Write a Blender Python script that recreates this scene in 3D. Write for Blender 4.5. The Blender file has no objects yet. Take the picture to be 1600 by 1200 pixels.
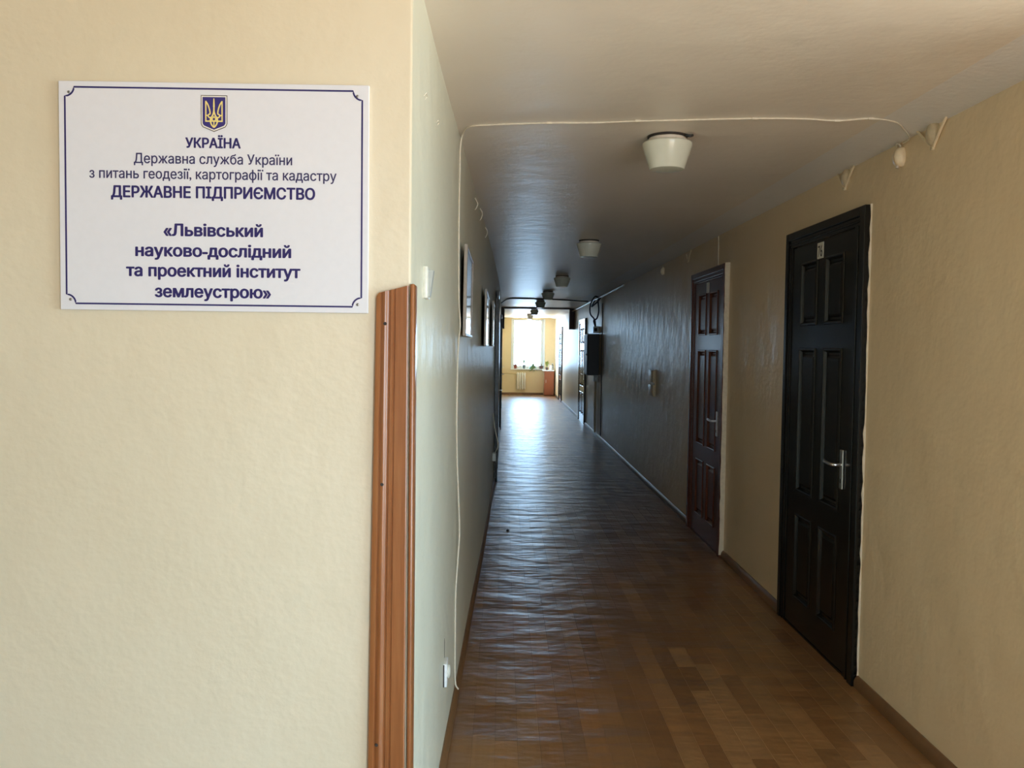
import bpy, bmesh, math, random
import numpy as np
from mathutils import Vector, Matrix

random.seed(7)
sc = bpy.context.scene
COL = sc.collection

# ------------------------------------------------------------------ camera
cam_data = bpy.data.cameras.new('camera')
cam = bpy.data.objects.new('camera', cam_data)
COL.objects.link(cam)
cam_data.sensor_fit = 'HORIZONTAL'
cam_data.sensor_width = 36.0
cam_data.lens = 36.0 * 1361.13 / 1600.0
cam_data.clip_start = 0.05
cam_data.clip_end = 300
EYE = 1.605
pitch, yaw, roll = 0.0436, 0.01072, 0.01245
fw = Vector((math.sin(yaw) * math.cos(pitch), math.cos(yaw) * math.cos(pitch), -math.sin(pitch)))
rt = Vector((math.cos(yaw), -math.sin(yaw), 0))
up = rt.cross(fw)
r2 = rt * math.cos(roll) + up * math.sin(roll)
u2 = -rt * math.sin(roll) + up * math.cos(roll)
M3 = Matrix((r2, u2, -fw)).transposed()
cam.matrix_world = Matrix.Translation((0, 0, EYE)) @ M3.to_4x4()
sc.camera = cam

# ------------------------------------------------------------------ world, exposure
sc.view_settings.view_transform = 'Standard'
sc.view_settings.look = 'None'
sc.view_settings.gamma = 1.0
sc.view_settings.use_curve_mapping = False
sc.view_settings.exposure = 0.84
sc.cycles.use_denoising = True
sc.cycles.max_bounces = 14
sc.cycles.diffuse_bounces = 8
sc.cycles.sample_clamp_indirect = 8.0
SKY = 16.5
world = bpy.data.worlds.new('overcast_sky')
sc.world = world
world.use_nodes = True
nt = world.node_tree
nt.nodes.clear()
wo = nt.nodes.new('ShaderNodeOutputWorld')
bg = nt.nodes.new('ShaderNodeBackground')
tc = nt.nodes.new('ShaderNodeTexCoord')
sx = nt.nodes.new('ShaderNodeSeparateXYZ')
mr = nt.nodes.new('ShaderNodeMapRange')
mr.inputs[1].default_value = -0.35
mr.inputs[2].default_value = 0.30
cr = nt.nodes.new('ShaderNodeValToRGB')
cr.color_ramp.elements[0].color = (0.70, 0.60, 0.50, 1)
cr.color_ramp.elements[1].color = (0.37, 0.65, 1.0, 1)
e = cr.color_ramp.elements.new(0.45)
e.color = (0.48, 0.70, 0.96, 1)
nt.links.new(tc.outputs['Generated'], sx.inputs[0])
nt.links.new(sx.outputs[2], mr.inputs[0])
nt.links.new(mr.outputs[0], cr.inputs[0])
nt.links.new(cr.outputs[0], bg.inputs[0])
bg.inputs[1].default_value = SKY
nt.links.new(bg.outputs[0], wo.inputs[0])


def portal(name, loc, rot, sx_, sy_):
    """sky portal in a window opening (helps sampling of the sky, adds no light)"""
    l = bpy.data.lights.new(name, 'AREA')
    l.shape = 'RECTANGLE'
    l.size, l.size_y = sx_, sy_
    l.cycles.is_portal = True
    o = bpy.data.objects.new(name, l)
    o.location = loc
    o.rotation_euler = rot
    COL.objects.link(o)


# ------------------------------------------------------------------ dimensions
XR = 1.712        # corridor right wall
YF = 2.12         # wall that carries the sign
YE = 28.83        # far wall
ZC = 2.535        # ceiling
YB = -2.4         # lobby wall behind the viewer
XL = -3.4         # lobby side wall
BW = (0.6, 3.3, 0.15, 2.45)    # lobby window: x0 x1 z0 z1
XQ = 4.2          # lobby's far side wall
YR = 2.3          # where the corridor's right wall begins
RW = (-1.0, 2.1, 0.15, 2.45)    # lobby side window: y0 y1 z0 z1
FWN = (0.30, 1.35, 0.86, 2.50)   # far window opening
SW = (25.4, 27.6, 0.9, 2.4)      # side window of the far end: y0 y1 z0 z1

portal('portal_lobby', ((BW[0] + BW[1]) / 2, YB - 0.16, (BW[2] + BW[3]) / 2), (math.radians(90), 0, 0), BW[1] - BW[0], BW[3] - BW[2])
portal('portal_lobby_side', (XQ + 0.16, (RW[0] + RW[1]) / 2, (RW[2] + RW[3]) / 2), (0, math.radians(90), 0), RW[3] - RW[2], RW[1] - RW[0])
portal('portal_far', ((FWN[0] + FWN[1]) / 2, YE + 0.36, (FWN[2] + FWN[3]) / 2), (math.radians(-90), 0, 0), FWN[1] - FWN[0], FWN[3] - FWN[2])
portal('portal_side', (-0.36, (SW[0] + SW[1]) / 2, (SW[2] + SW[3]) / 2), (0, math.radians(-90), 0), SW[3] - SW[2], SW[1] - SW[0])

_ky = np.array([1.0, 2.06, 3.13, 3.9, 5.3, 6.5, 8.2, 10.1, 11.8, 14, 18, 30])
_kx = np.array([-.228, -.2265, -.220, -.202, -.180, -.152, -.125, -.098, -.076, -.062, -.057, -.057])
_fy = np.linspace(1, 30, 581)
_fx = np.interp(_fy, _ky, _kx)
_fx = np.convolve(np.pad(_fx, 10, mode='edge'), np.ones(21) / 21, mode='valid')


def wx(y):
    return float(np.interp(y, _fy, _fx))


# ------------------------------------------------------------------ materials
def new_mat(name):
    m = bpy.data.materials.new(name)
    m.use_nodes = True
    t = m.node_tree
    b = t.nodes['Principled BSDF']
    return m, t, b


def noise(t, scale, detail=3, vec=None, rough=0.5):
    n = t.nodes.new('ShaderNodeTexNoise')
    n.inputs['Scale'].default_value = scale
    n.inputs['Detail'].default_value = detail
    n.inputs['Roughness'].default_value = rough
    if vec:
        t.links.new(vec, n.inputs['Vector'])
    return n


def coords(t, scale=(1, 1, 1)):
    c = t.nodes.new('ShaderNodeTexCoord')
    mp = t.nodes.new('ShaderNodeMapping')
    mp.inputs['Scale'].default_value = scale
    t.links.new(c.outputs['Object'], mp.inputs[0])
    return mp.outputs[0]


def bump(t, b, h, strength, dist, prev=None):
    n = t.nodes.new('ShaderNodeBump')
    n.inputs['Strength'].default_value = strength
    n.inputs['Distance'].default_value = dist
    t.links.new(h, n.inputs['Height'])
    if prev:
        t.links.new(prev.outputs[0], n.inputs['Normal'])
    t.links.new(n.outputs[0], b.inputs['Normal'])
    return n


def ramp(t, fac, stops):
    r = t.nodes.new('ShaderNodeValToRGB')
    r.color_ramp.elements[0].position = stops[0][0]
    r.color_ramp.elements[0].color = (*stops[0][1], 1)
    r.color_ramp.elements[1].position = stops[-1][0]
    r.color_ramp.elements[1].color = (*stops[-1][1], 1)
    for p, c in stops[1:-1]:
        e_ = r.color_ramp.elements.new(p)
        e_.color = (*c, 1)
    t.links.new(fac, r.inputs[0])
    return r


def plain(name, col, rough=0.5, metal=0.0, bumpy=0.0, bscale=60, coat=0.0, spec=0.5, mottle=0.06):
    m, t, b = new_mat(name)
    b.inputs['Roughness'].default_value = rough
    b.inputs['Metallic'].default_value = metal
    b.inputs['Coat Weight'].default_value = coat
    b.inputs['Coat Roughness'].default_value = 0.15
    b.inputs['Specular IOR Level'].default_value = spec
    v = coords(t)
    n = noise(t, bscale, 3, v)
    c2 = tuple(max(0, c * (1 - mottle * 2)) for c in col)
    r = ramp(t, n.outputs[0], [(0.3, c2), (0.65, col)])
    t.links.new(r.outputs[0], b.inputs['Base Color'])
    if bumpy:
        bump(t, b, n.outputs[0], bumpy, 0.01)
    return m


def paint(name, c1, c2, rough, b_big, b_fine, stain=(0.5, 0.45, 0.32)):
    m, t, b = new_mat(name)
    v = coords(t)
    n1 = noise(t, 1.3, 4, v)
    r = ramp(t, n1.outputs[0], [(0.3, c1), (0.7, c2)])
    n4 = noise(t, 5.0, 6, v, 0.65)
    r4 = ramp(t, n4.outputs[0], [(0.60, (0, 0, 0)), (0.80, (1, 1, 1))])
    mx = t.nodes.new('ShaderNodeMix')
    mx.data_type = 'RGBA'
    mf = t.nodes.new('ShaderNodeMath')
    mf.operation = 'MULTIPLY'
    mf.inputs[1].default_value = 0.22
    t.links.new(r4.outputs[0], mf.inputs[0])
    t.links.new(mf.outputs[0], mx.inputs['Factor'])
    t.links.new(r.outputs[0], mx.inputs['A'])
    mx.inputs['B'].default_value = (*stain, 1)
    t.links.new(mx.outputs['Result'], b.inputs['Base Color'])
    b.inputs['Roughness'].default_value = rough
    n2 = noise(t, 4.5, 4, v, 0.55)
    n3 = noise(t, 55, 4, v)
    p = bump(t, b, n2.outputs[0], 1.0, b_big)
    bump(t, b, n3.outputs[0], 0.5, b_fine, p)
    return m


M = {}
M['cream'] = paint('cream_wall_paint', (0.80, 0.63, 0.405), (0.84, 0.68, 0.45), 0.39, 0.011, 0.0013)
M['cream_dimmed'] = paint('cream_paint_dimmed', (0.60, 0.52, 0.37), (0.645, 0.565, 0.415), 0.45, 0.006, 0.0015)  # same cream paint, colour darkened to hold the light down on these walls
M['pale'] = paint('cream_paint_cool_lit', (0.655, 0.635, 0.495), (0.705, 0.685, 0.545), 0.36, 0.010, 0.0011)  # same cream paint, cool light near the corner mixed into the colour
M['yellow'] = paint('yellow_wall_paint', (0.74, 0.59, 0.33), (0.79, 0.64, 0.38), 0.5, 0.006, 0.002)
M['ceil'] = paint('whitewashed_ceiling_paint', (0.80, 0.735, 0.645), (0.84, 0.775, 0.685), 0.38, 0.006, 0.0010, (0.5, 0.46, 0.4))
M['cove'] = paint('grey_white_cove_band', (0.80, 0.79, 0.775), (0.84, 0.83, 0.815), 0.4, 0.006, 0.002, (0.6, 0.58, 0.54))  # cove band greyer and whiter than the ceiling
M['white_reveal'] = plain('white_window_paint', (0.78, 0.80, 0.76), 0.45)
M['brown_skirting'] = plain('brown_skirting_wood', (0.20, 0.105, 0.045), 0.38, 0, 0.1, 20)
M['black_door'] = plain('black_gloss_door_paint', (0.008, 0.0065, 0.005), 0.22, 0, 0.03, 45, spec=0.4)
M['chrome'] = plain('brushed_chrome', (0.75, 0.75, 0.74), 0.28, 1.0)
M['white_plastic'] = plain('aged_white_plastic', (0.68, 0.67, 0.59), 0.35)
M['white_clean'] = plain('clean_white_plastic', (0.85, 0.86, 0.85), 0.35)
M['dark_gap'] = plain('dark_gap', (0.03, 0.022, 0.018), 0.7)
M['sign_white'] = plain('white_sign_board', (0.71, 0.712, 0.745), 0.4, mottle=0.01)
M['navy'] = plain('navy_print', (0.018, 0.012, 0.11), 0.45, mottle=0.02)
M['navy_thin'] = plain('dark_navy_print', (0.028, 0.024, 0.10), 0.45, mottle=0.02)
M['gold'] = plain('yellow_print', (0.80, 0.66, 0.22), 0.45, mottle=0.02)
M['shield_line'] = plain('brown_outline_print', (0.07, 0.05, 0.04), 0.45)
M['shield_blue'] = plain('blue_shield_print', (0.035, 0.025, 0.17), 0.45, mottle=0.02)
M['cream_print'] = plain('cream_print', (0.82, 0.80, 0.70), 0.45)
M['steel'] = plain('steel_screw', (0.30, 0.29, 0.27), 0.4, 0.9)
M['shade'] = None
M['ceramic'] = plain('cream_ceramic', (0.72, 0.64, 0.54), 0.4)
M['cable_white'] = plain('white_cable_sheath', (0.74, 0.67, 0.54), 0.5)
M['cable_black'] = plain('black_cable_sheath', (0.02, 0.02, 0.022), 0.45)
M['cream_bump'] = plain('painted_over_cream', (0.70, 0.58, 0.39), 0.42)
M['cream_light'] = plain('lightened_cream_overpaint', (0.90, 0.75, 0.52), 0.4)
M['plaster'] = plain('cream_casing_side', (0.80, 0.70, 0.54), 0.8, 0, 0.6, 30)  # cream wall paint on the side of the door casings
M['panel_grey'] = plain('dark_grey_panel_paint', (0.05, 0.05, 0.055), 0.5)
M['bracket_brown'] = plain('dark_red_brown_wood', (0.075, 0.035, 0.03), 0.5)
M['cabinet'] = plain('red_brown_laminate', (0.36, 0.115, 0.05), 0.35)
M['terracotta'] = plain('terracotta', (0.30, 0.085, 0.05), 0.7)
M['grey_pot'] = plain('grey_blue_pot', (0.22, 0.25, 0.27), 0.5)
M['brown_pot'] = plain('brown_pot', (0.14, 0.075, 0.06), 0.6)
M['leaf'] = plain('green_leaf', (0.16, 0.27, 0.10), 0.5)
M['leaf_yellow'] = plain('yellow_green_leaf', (0.36, 0.38, 0.08), 0.5)
M['soil'] = plain('potting_soil', (0.04, 0.03, 0.02), 0.9)
M['radiator'] = plain('cream_radiator_paint', (0.78, 0.72, 0.58), 0.4)
M['pipe_yellow'] = plain('painted_heating_pipe', (0.60, 0.45, 0.22), 0.45)
M['ground'] = plain('dark_underlay', (0.07, 0.042, 0.022), 0.6)
M['print_grey'] = plain('faded_photo_print', (0.10, 0.085, 0.075), 0.5, 0, 0, 8, mottle=0.3)
M['frame_wood'] = plain('silver_beige_picture_frame', (0.34, 0.29, 0.24), 0.3)


def wood(name, c1, c2, c3, rough, axis='Z', coat=0.0):
    m, t, b = new_mat(name)
    s = {'Z': (28, 28, 1.6), 'Y': (28, 1.6, 28), 'X': (1.6, 28, 28)}[axis]
    v = coords(t, s)
    n = noise(t, 1.6, 5, v, 0.6)
    r = ramp(t, n.outputs[0], [(0.28, c1), (0.5, c2), (0.72, c3)])
    t.links.new(r.outputs[0], b.inputs['Base Color'])
    b.inputs['Roughness'].default_value = rough
    b.inputs['Coat Weight'].default_value = coat
    b.inputs['Coat Roughness'].default_value = 0.2
    bump(t, b, n.outputs[0], 0.25, 0.003)
    return m


M['pine'] = wood('varnished_orange_pine', (0.20, 0.066, 0.019), (0.275, 0.098, 0.030), (0.33, 0.135, 0.046), 0.32, 'Z', 0.3)
M['brown_door'] = wood('red_brown_door_varnish', (0.060, 0.015, 0.008), (0.105, 0.026, 0.013), (0.145, 0.042, 0.02), 0.24, 'Z', 0.0)
M['dark_door'] = wood('dark_brown_door_varnish', (0.030, 0.016, 0.012), (0.045, 0.024, 0.018), (0.06, 0.034, 0.026), 0.2, 'Z', 0.3)

# frosted glass shade
m, t, b = new_mat('milk_glass')
b.inputs['Base Color'].default_value = (0.70, 0.71, 0.60, 1)
b.inputs['Roughness'].default_value = 0.18
b.inputs['Subsurface Weight'].default_value = 0.15
b.inputs['Subsurface Radius'].default_value = (0.02, 0.02, 0.02)
vv = coords(t)
nn = noise(t, 9, 2, vv)
rr = ramp(t, nn.outputs[0], [(0.3, (0.64, 0.65, 0.55)), (0.7, (0.72, 0.73, 0.62))])
t.links.new(rr.outputs[0], b.inputs['Base Color'])
M['shade'] = m

# window glass: clear with a fresnel sheen
m, t, b = new_mat('window_glass')
t.nodes.remove(b)
out = t.nodes['Material Output']
tr = t.nodes.new('ShaderNodeBsdfTransparent')
tr.inputs[0].default_value = (0.95, 0.97, 0.97, 1)
gl = t.nodes.new('ShaderNodeBsdfGlossy')
gl.inputs['Roughness'].default_value = 0.03
fr = t.nodes.new('ShaderNodeFresnel')
fr.inputs[0].default_value = 1.25
mxs = t.nodes.new('ShaderNodeMixShader')
t.links.new(fr.outputs[0], mxs.inputs[0])
t.links.new(tr.outputs[0], mxs.inputs[1])
t.links.new(gl.outputs[0], mxs.inputs[2])
t.links.new(mxs.outputs[0], out.inputs[0])
M['glass'] = m


def tinted(name, col):
    m = bpy.data.materials.new(name)
    m.use_nodes = True
    t = m.node_tree
    t.nodes.remove(t.nodes['Principled BSDF'])
    q = t.nodes.new('ShaderNodeBsdfTransparent')
    q.inputs[0].default_value = (*[c ** 0.5 for c in col], 1)   # two faces
    t.links.new(q.outputs[0], t.nodes['Material Output'].inputs[0])
    return m


M['dimmer_warm'] = tinted('warm_tinted_pane', (0.605, 0.51, 0.42))  # tint added to dim and warm the light of the unseen lobby window
M['dimmer_cool'] = tinted('grey_tinted_pane', (0.45, 0.46, 0.415))  # tint added to dim the light of the unseen lobby side window
M['rocker_grey'] = plain('grey_rocker_plastic', (0.40, 0.41, 0.38), 0.35)

# picture glazing
M['picture_glass'] = plain('picture_glazing', (0.05, 0.038, 0.03), 0.12, 0, 0.12, 6, spec=0.6, mottle=0.25)

# floor staves: tone per stave, grain, and the sheet's soft undulations
m, t, b = new_mat('laminated_floor_stave')
at = t.nodes.new('ShaderNodeAttribute')
at.attribute_name = 'tone'
v1 = coords(t, (55, 3.0, 20))
n1 = noise(t, 1.0, 5, v1, 0.6)
hs = t.nodes.new('ShaderNodeMix')
hs.data_type = 'RGBA'
hs.blend_type = 'MULTIPLY'
hs.inputs['Factor'].default_value = 0.45
r1 = ramp(t, n1.outputs[0], [(0.3, (0.62, 0.58, 0.52)), (0.7, (1.0, 1.0, 1.0))])
t.links.new(at.outputs['Color'], hs.inputs['A'])
t.links.new(r1.outputs[0], hs.inputs['B'])
t.links.new(hs.outputs['Result'], b.inputs['Base Color'])
b.inputs['Roughness'].default_value = 0.35
b.inputs['Specular IOR Level'].default_value = 0.8
v2 = coords(t, (2.2, 4.5, 1))
n2 = noise(t, 1.0, 3, v2)
v3 = coords(t, (9, 16, 1))
n3 = noise(t, 1.0, 4, v3)
v4 = coords(t, (160, 160, 1))
n4 = noise(t, 1.0, 2, v4)
p = bump(t, b, n2.outputs[0], 1.0, 0.020)
p = bump(t, b, n3.outputs[0], 1.0, 0.0032, p)
bump(t, b, n4.outputs[0], 0.4, 0.0004, p)
M['stave'] = m


# ------------------------------------------------------------------ mesh helpers
def wloc(o):
    v = Vector((0, 0, 0))
    while o is not None:
        v += o.location
        o = o.parent
    return v


def obj(name, bm, mat, parent=None, smooth=False, origin=None):
    """link one bmesh (world coordinates) as ONE mesh object"""
    me = bpy.data.meshes.new(name)
    bmesh.ops.recalc_face_normals(bm, faces=bm.faces)
    off = wloc(parent) if parent else Vector((0, 0, 0))
    if origin is not None:
        off = off + (Vector(origin) - off)
    bm.transform(Matrix.Translation(-off))
    bm.to_mesh(me)
    bm.free()
    for mm in (mat if isinstance(mat, (list, tuple)) else [mat]):
        me.materials.append(mm)
    if smooth:
        for p_ in me.polygons:
            p_.use_smooth = True
        if smooth != 'all':
            me.set_sharp_from_angle(angle=math.radians(35))
    o = bpy.data.objects.new(name, me)
    COL.objects.link(o)
    if parent:
        o.parent = parent
        o.location = off - wloc(parent)
    else:
        o.location = off
    return o


def thing(name, label, cat, loc, group=None):
    o = bpy.data.objects.new(name, None)
    o.empty_display_size = 0.05
    COL.objects.link(o)
    o.location = loc
    o['label'] = label
    o['category'] = cat
    if group:
        o['group'] = group
    return o


def tag(o, label, cat, group=None):
    o['label'] = label
    o['category'] = cat
    if group:
        o['group'] = group
    return o


def struct(o, label=None):
    o['kind'] = 'structure'
    if label:
        o['label'] = label
    return o


def box(bm, x0, x1, y0, y1, z0, z1, bev=0.0, seg=1):
    r = bmesh.ops.create_cube(bm, size=1)
    vs = r['verts']
    bmesh.ops.scale(bm, verts=vs, vec=(abs(x1 - x0), abs(y1 - y0), abs(z1 - z0)))
    bmesh.ops.translate(bm, verts=vs, vec=((x0 + x1) / 2, (y0 + y1) / 2, (z0 + z1) / 2))
    if bev:
        es = list({e_ for v in vs for e_ in v.link_edges})
        bmesh.ops.bevel(bm, geom=es, offset=bev, segments=seg, affect='EDGES', profile=0.5)
    return bm


def tube(bm, pts, r, n=8, cap=True):
    pts = [Vector(p_) for p_ in pts]
    rings = []
    prev = None
    for i, p_ in enumerate(pts):
        a = pts[max(i - 1, 0)]
        c = pts[min(i + 1, len(pts) - 1)]
        d = (c - a).normalized()
        if prev is None:
            q = d.orthogonal().normalized()
        else:
            q = (prev - d * prev.dot(d))
            q = q.normalized() if q.length > 1e-6 else d.orthogonal().normalized()
        prev = q
        w = d.cross(q)
        rr_ = r[i] if isinstance(r, (list, tuple)) else r
        rings.append([bm.verts.new(p_ + (q * math.cos(2 * math.pi * k / n) + w * math.sin(2 * math.pi * k / n)) * rr_) for k in range(n)])
    for a, c in zip(rings, rings[1:]):
        for k in range(n):
            bm.faces.new((a[k], a[(k + 1) % n], c[(k + 1) % n], c[k]))
    if cap:
        bm.faces.new(rings[0][::-1])
        bm.faces.new(rings[-1])
    return bm


def smooth_path(pts, n=6):
    """Catmull-Rom through the points"""
    P = [Vector(p_) for p_ in pts]
    P = [P[0] * 2 - P[1]] + P + [P[-1] * 2 - P[-2]]
    out_ = []
    for i in range(1, len(P) - 2):
        for k in range(n):
            t_ = k / n
            a, b_, c, d = P[i - 1], P[i], P[i + 1], P[i + 2]
            out_.append(0.5 * ((2 * b_) + (c - a) * t_ + (2 * a - 5 * b_ + 4 * c - d) * t_ ** 2 + (3 * b_ - a - 3 * c + d) * t_ ** 3))
    out_.append(P[-2])
    return out_


def lathe(bm, prof, cx, cy, n=28, caps=(True, True)):
    rings = []
    for r, z in prof:
        rings.append([bm.verts.new((cx + r * math.cos(2 * math.pi * k / n), cy + r * math.sin(2 * math.pi * k / n), z)) for k in range(n)])
    for a, c in zip(rings, rings[1:]):
        for k in range(n):
            bm.faces.new((a[k], a[(k + 1) % n], c[(k + 1) % n], c[k]))
    if caps[0]:
        bm.faces.new(rings[0][::-1])
    if caps[1]:
        bm.faces.new(rings[-1])
    return bm


def prism(bm, poly, f0, f1):
    """poly: list of 2D; f0/f1 map a 2D point to 3D for both ends"""
    a = [bm.verts.new(f0(p_)) for p_ in poly]
    c = [bm.verts.new(f1(p_)) for p_ in poly]
    n = len(poly)
    for k in range(n):
        bm.faces.new((a[k], a[(k + 1) % n], c[(k + 1) % n], c[k]))
    bm.faces.new(a[::-1])
    bm.faces.new(c)
    return bm


B = bmesh.new

# ================================================================== SETTING
# floor: underlay plus staves
bm = B()
box(bm, XL - 0.2, XR + 0.2, YB - 0.2, YE + 0.2, -0.08, -0.003)
box(bm, XR + 0.2, XQ + 0.2, YB - 0.2, YR + 0.2, -0.08, -0.003)
floor = struct(obj('floor', bm, M['ground']), 'brown wood-strip floor running the length of the corridor')

TONES = [(0.258, 0.133, 0.05), (0.232, 0.119, 0.045), (0.275, 0.146, 0.057), (0.202, 0.099, 0.037), (0.249, 0.122, 0.043), (0.297, 0.163, 0.067)]
PW = 0.0915
plist = []
row = 0
x = XL
while x < XQ - 0.005:
    x1 = min(x + PW, XQ)
    if x < XR < x1:
        x1 = XR
    y = YB + random.uniform(-0.45, 0)
    while y < YE:
        ln = random.choice((0.30, 0.38, 0.46, 0.55)) + random.uniform(-0.02, 0.02)
        y1 = y + ln
        a, c = max(y, YB), min(y1, YE)
        xa = x
        if x >= XR - 0.001:
            c = min(c, YR)
        if c > YF:
            if x1 < -0.225:
                c = min(c, YF)
        if c - a > 0.03:
            f_ = random.uniform(0.88, 1.12)
            plist.append((xa, x1, a, c, tuple(q * f_ for q in random.choice(TONES))))
        y = y1
    x = x1


def stave(bm, lay, p_):
    x0, x1, y0, y1, tone = p_
    if y0 > 8.6:
        f = bm.faces.new([bm.verts.new(q) for q in ((x0, y0, 0), (x1, y0, 0), (x1, y1, 0), (x0, y1, 0))])
        for l in f.loops:
            l[lay] = (*tone, 1)
        return
    g, e_ = 0.00015, 0.00025
    X0, X1, Y0, Y1 = x0 + g, x1 - g, y0 + g, y1 - g
    lo = [bm.verts.new(q) for q in ((X0, Y0, 0.0), (X1, Y0, 0.0), (X1, Y1, 0.0), (X0, Y1, -0.004))]
    mi = [bm.verts.new(q) for q in ((X0, Y0, -0.00025), (X1, Y0, -0.00025), (X1, Y1, -0.00025), (X0, Y1, -0.00025))]
    hi = [bm.verts.new(q) for q in ((X0 + e_, Y0 + e_, 0), (X1 - e_, Y0 + e_, 0), (X1 - e_, Y1 - e_, 0), (X0 + e_, Y1 - e_, 0))]
    fs = [bm.faces.new(hi)]
    for k in range(4):
        fs.append(bm.faces.new((lo[k], lo[(k + 1) % 4], mi[(k + 1) % 4], mi[k])))
        fs.append(bm.faces.new((mi[k], mi[(k + 1) % 4], hi[(k + 1) % 4], hi[k])))
    for f in fs:
        for l in f.loops:
            l[lay] = (*tone, 1)


cand = sorted([p_ for p_ in plist if p_[3] > 3.0 and p_[1] > -0.2], key=lambda p_: p_[3])
near = cand[:298]
nearset = set(map(id, near))
for p_ in near:
    bm = B()
    lay = bm.loops.layers.float_color.new('tone')
    stave(bm, lay, p_)
    obj('plank', bm, M['stave'], floor)
bm = B()
lay = bm.loops.layers.float_color.new('tone')
for p_ in plist:
    if id(p_) not in nearset:
        stave(bm, lay, p_)
o = obj('distant_planks', bm, M['stave'], floor)
o['kind'] = 'stuff'

# right wall
bm = B()
box(bm, XR, XR + 0.2, YR, YE + 0.2, -0.08, ZC + 0.1)
box(bm, XR + 0.2, XQ + 0.2, YR, YR + 0.2, -0.08, ZC + 0.1)
struct(obj('wall_right', bm, M['cream']), 'cream painted corridor wall pierced by dark doors')

# wall carrying the sign
bm = B()
cpts = [(XL, YF), (-0.232, YF)] + [(-0.232 + 0.006 * math.sin(a), YF + 0.006 - 0.006 * math.cos(a)) for a in [math.pi / 2 * k / 3 for k in range(1, 3)]] + [(-0.226, YF + 0.006), (-0.226, YF + 0.12), (XL, YF + 0.12)]
prism(bm, cpts, lambda q: (q[0], q[1], -0.05), lambda q: (q[0], q[1], ZC + 0.05))
o = struct(obj('wall_front', bm, M['cream_dimmed'], smooth=True), 'cream wall that carries the white sign')

# left corridor wall (slightly bowed), with the side window of the far end
bm = B()


def wall_strip(bm, y0, y1, z0, z1, n):
    ys = [y0 + (y1 - y0) * k / n for k in range(n + 1)]
    poly = [(wx(y_), y_) for y_ in ys] + [(-0.40, ys[-1]), (-0.40, ys[0])]
    prism(bm, poly, lambda q: (q[0], q[1], z0), lambda q: (q[0], q[1], z1))


wall_strip(bm, YF + 0.007, SW[0], -0.05, ZC + 0.05, 90)
wall_strip(bm, SW[0], SW[1], -0.05, SW[2], 4)
wall_strip(bm, SW[0], SW[1], SW[3], ZC + 0.05, 4)
wall_strip(bm, SW[1], YE + 0.1, -0.05, ZC + 0.05, 4)
struct(obj('wall_left', bm, M['pale'], smooth=True), 'pale corridor wall with framed pictures')

# far wall with window opening
bm = B()
x0, x1, z0, z1 = FWN
for q in ((-0.45, x0, -0.05, ZC + .05), (x1, XR + 0.1, -0.05, ZC + .05), (x0, x1, -0.05, z0), (x0, x1, z1, ZC + .05)):
    box(bm, q[0], q[1], YE, YE + 0.35, q[2], q[3])
struct(obj('wall_far', bm, M['yellow']), 'yellow end wall around the bright window')

# lobby: wall behind with wide window, side wall
bm = B()
x0, x1, z0, z1 = BW
for q in ((XL - .2, x0, -0.05, ZC + .05), (x1, XQ + 0.2, -0.05, ZC + .05), (x0, x1, -0.05, z0), (x0, x1, z1, ZC + .05)):
    box(bm, q[0], q[1], YB - 0.15, YB, q[2], q[3])
struct(obj('wall_back', bm, M['cream_dimmed']))
bm = B()
box(bm, x0, x1, YB - 0.09, YB - 0.084, z0, z1)
w3 = struct(obj('window_3', bm, M['dimmer_warm']))
for k in range(4):
    bm = B()
    q = x0 + (x1 - x0 - 0.06) * k / 3
    box(bm, q, q + 0.06, YB - 0.12, YB - 0.05, z0, z1, .004)
    obj('mullion', bm, M['white_reveal'], w3)
bm = B()
box(bm, XL - 0.2, XL, YB - 0.15, YF + 0.12, -0.05, ZC + .05)
struct(obj('wall_side', bm, M['cream_dimmed']))
bm = B()
y0, y1, z0, z1 = RW
for q in ((YB - .15, y0, -0.05, ZC + .05), (y1, YR + 0.2, -0.05, ZC + .05), (y0, y1, -0.05, z0), (y0, y1, z1, ZC + .05)):
    box(bm, XQ, XQ + 0.15, q[0], q[1], q[2], q[3])
struct(obj('wall_lobby', bm, M['cream_dimmed']))
bm = B()
box(bm, XQ + 0.084, XQ + 0.09, y0, y1, z0, z1)
w4 = struct(obj('window_4', bm, M['dimmer_cool']))
for k in range(4):
    bm = B()
    q = y0 + (y1 - y0 - 0.06) * k / 3
    box(bm, XQ + 0.05, XQ + 0.12, q, q + 0.06, z0, z1, .004)
    obj('mullion', bm, M['white_reveal'], w4)

# ceiling with a soft cove along the right wall
bm = B()
prof = [(XL - 0.2, ZC), (XR - 0.20, ZC)] + [(XR - 0.20 + 0.20 * k / 6, ZC - 0.030 * (k / 6) ** 1.8) for k in range(1, 7)] + [(XR + 0.02, ZC - 0.032), (XR + 0.1, ZC + 0.12), (XL - 0.2, ZC + 0.12)]
prism(bm, prof, lambda q: (q[0], YB - 0.15, q[1]), lambda q: (q[0], YE + 0.1, q[1]))
box(bm, XR + 0.1, XQ + 0.2, YB - 0.15, YR + 0.2, ZC, ZC + 0.12)
bm.faces.ensure_lookup_table()
for f in bm.faces:
    q = f.calc_center_median()
    if XR - 0.20 < q.x < XR + 0.02 and ZC - 0.033 < q.z < ZC - 0.0001:
        f.material_index = 1
struct(obj('ceiling', bm, [M['ceil'], M['cove']], smooth=True), 'whitewashed corridor ceiling')

# shallow header across the ceiling far down the corridor
bm = B()
box(bm, -0.10, XR, 20.9, 21.15, ZC - 0.035, ZC + 0.02, 0.004)
struct(obj('trim_1', bm, M['bracket_brown']), 'shallow dark header across the far ceiling')

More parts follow.
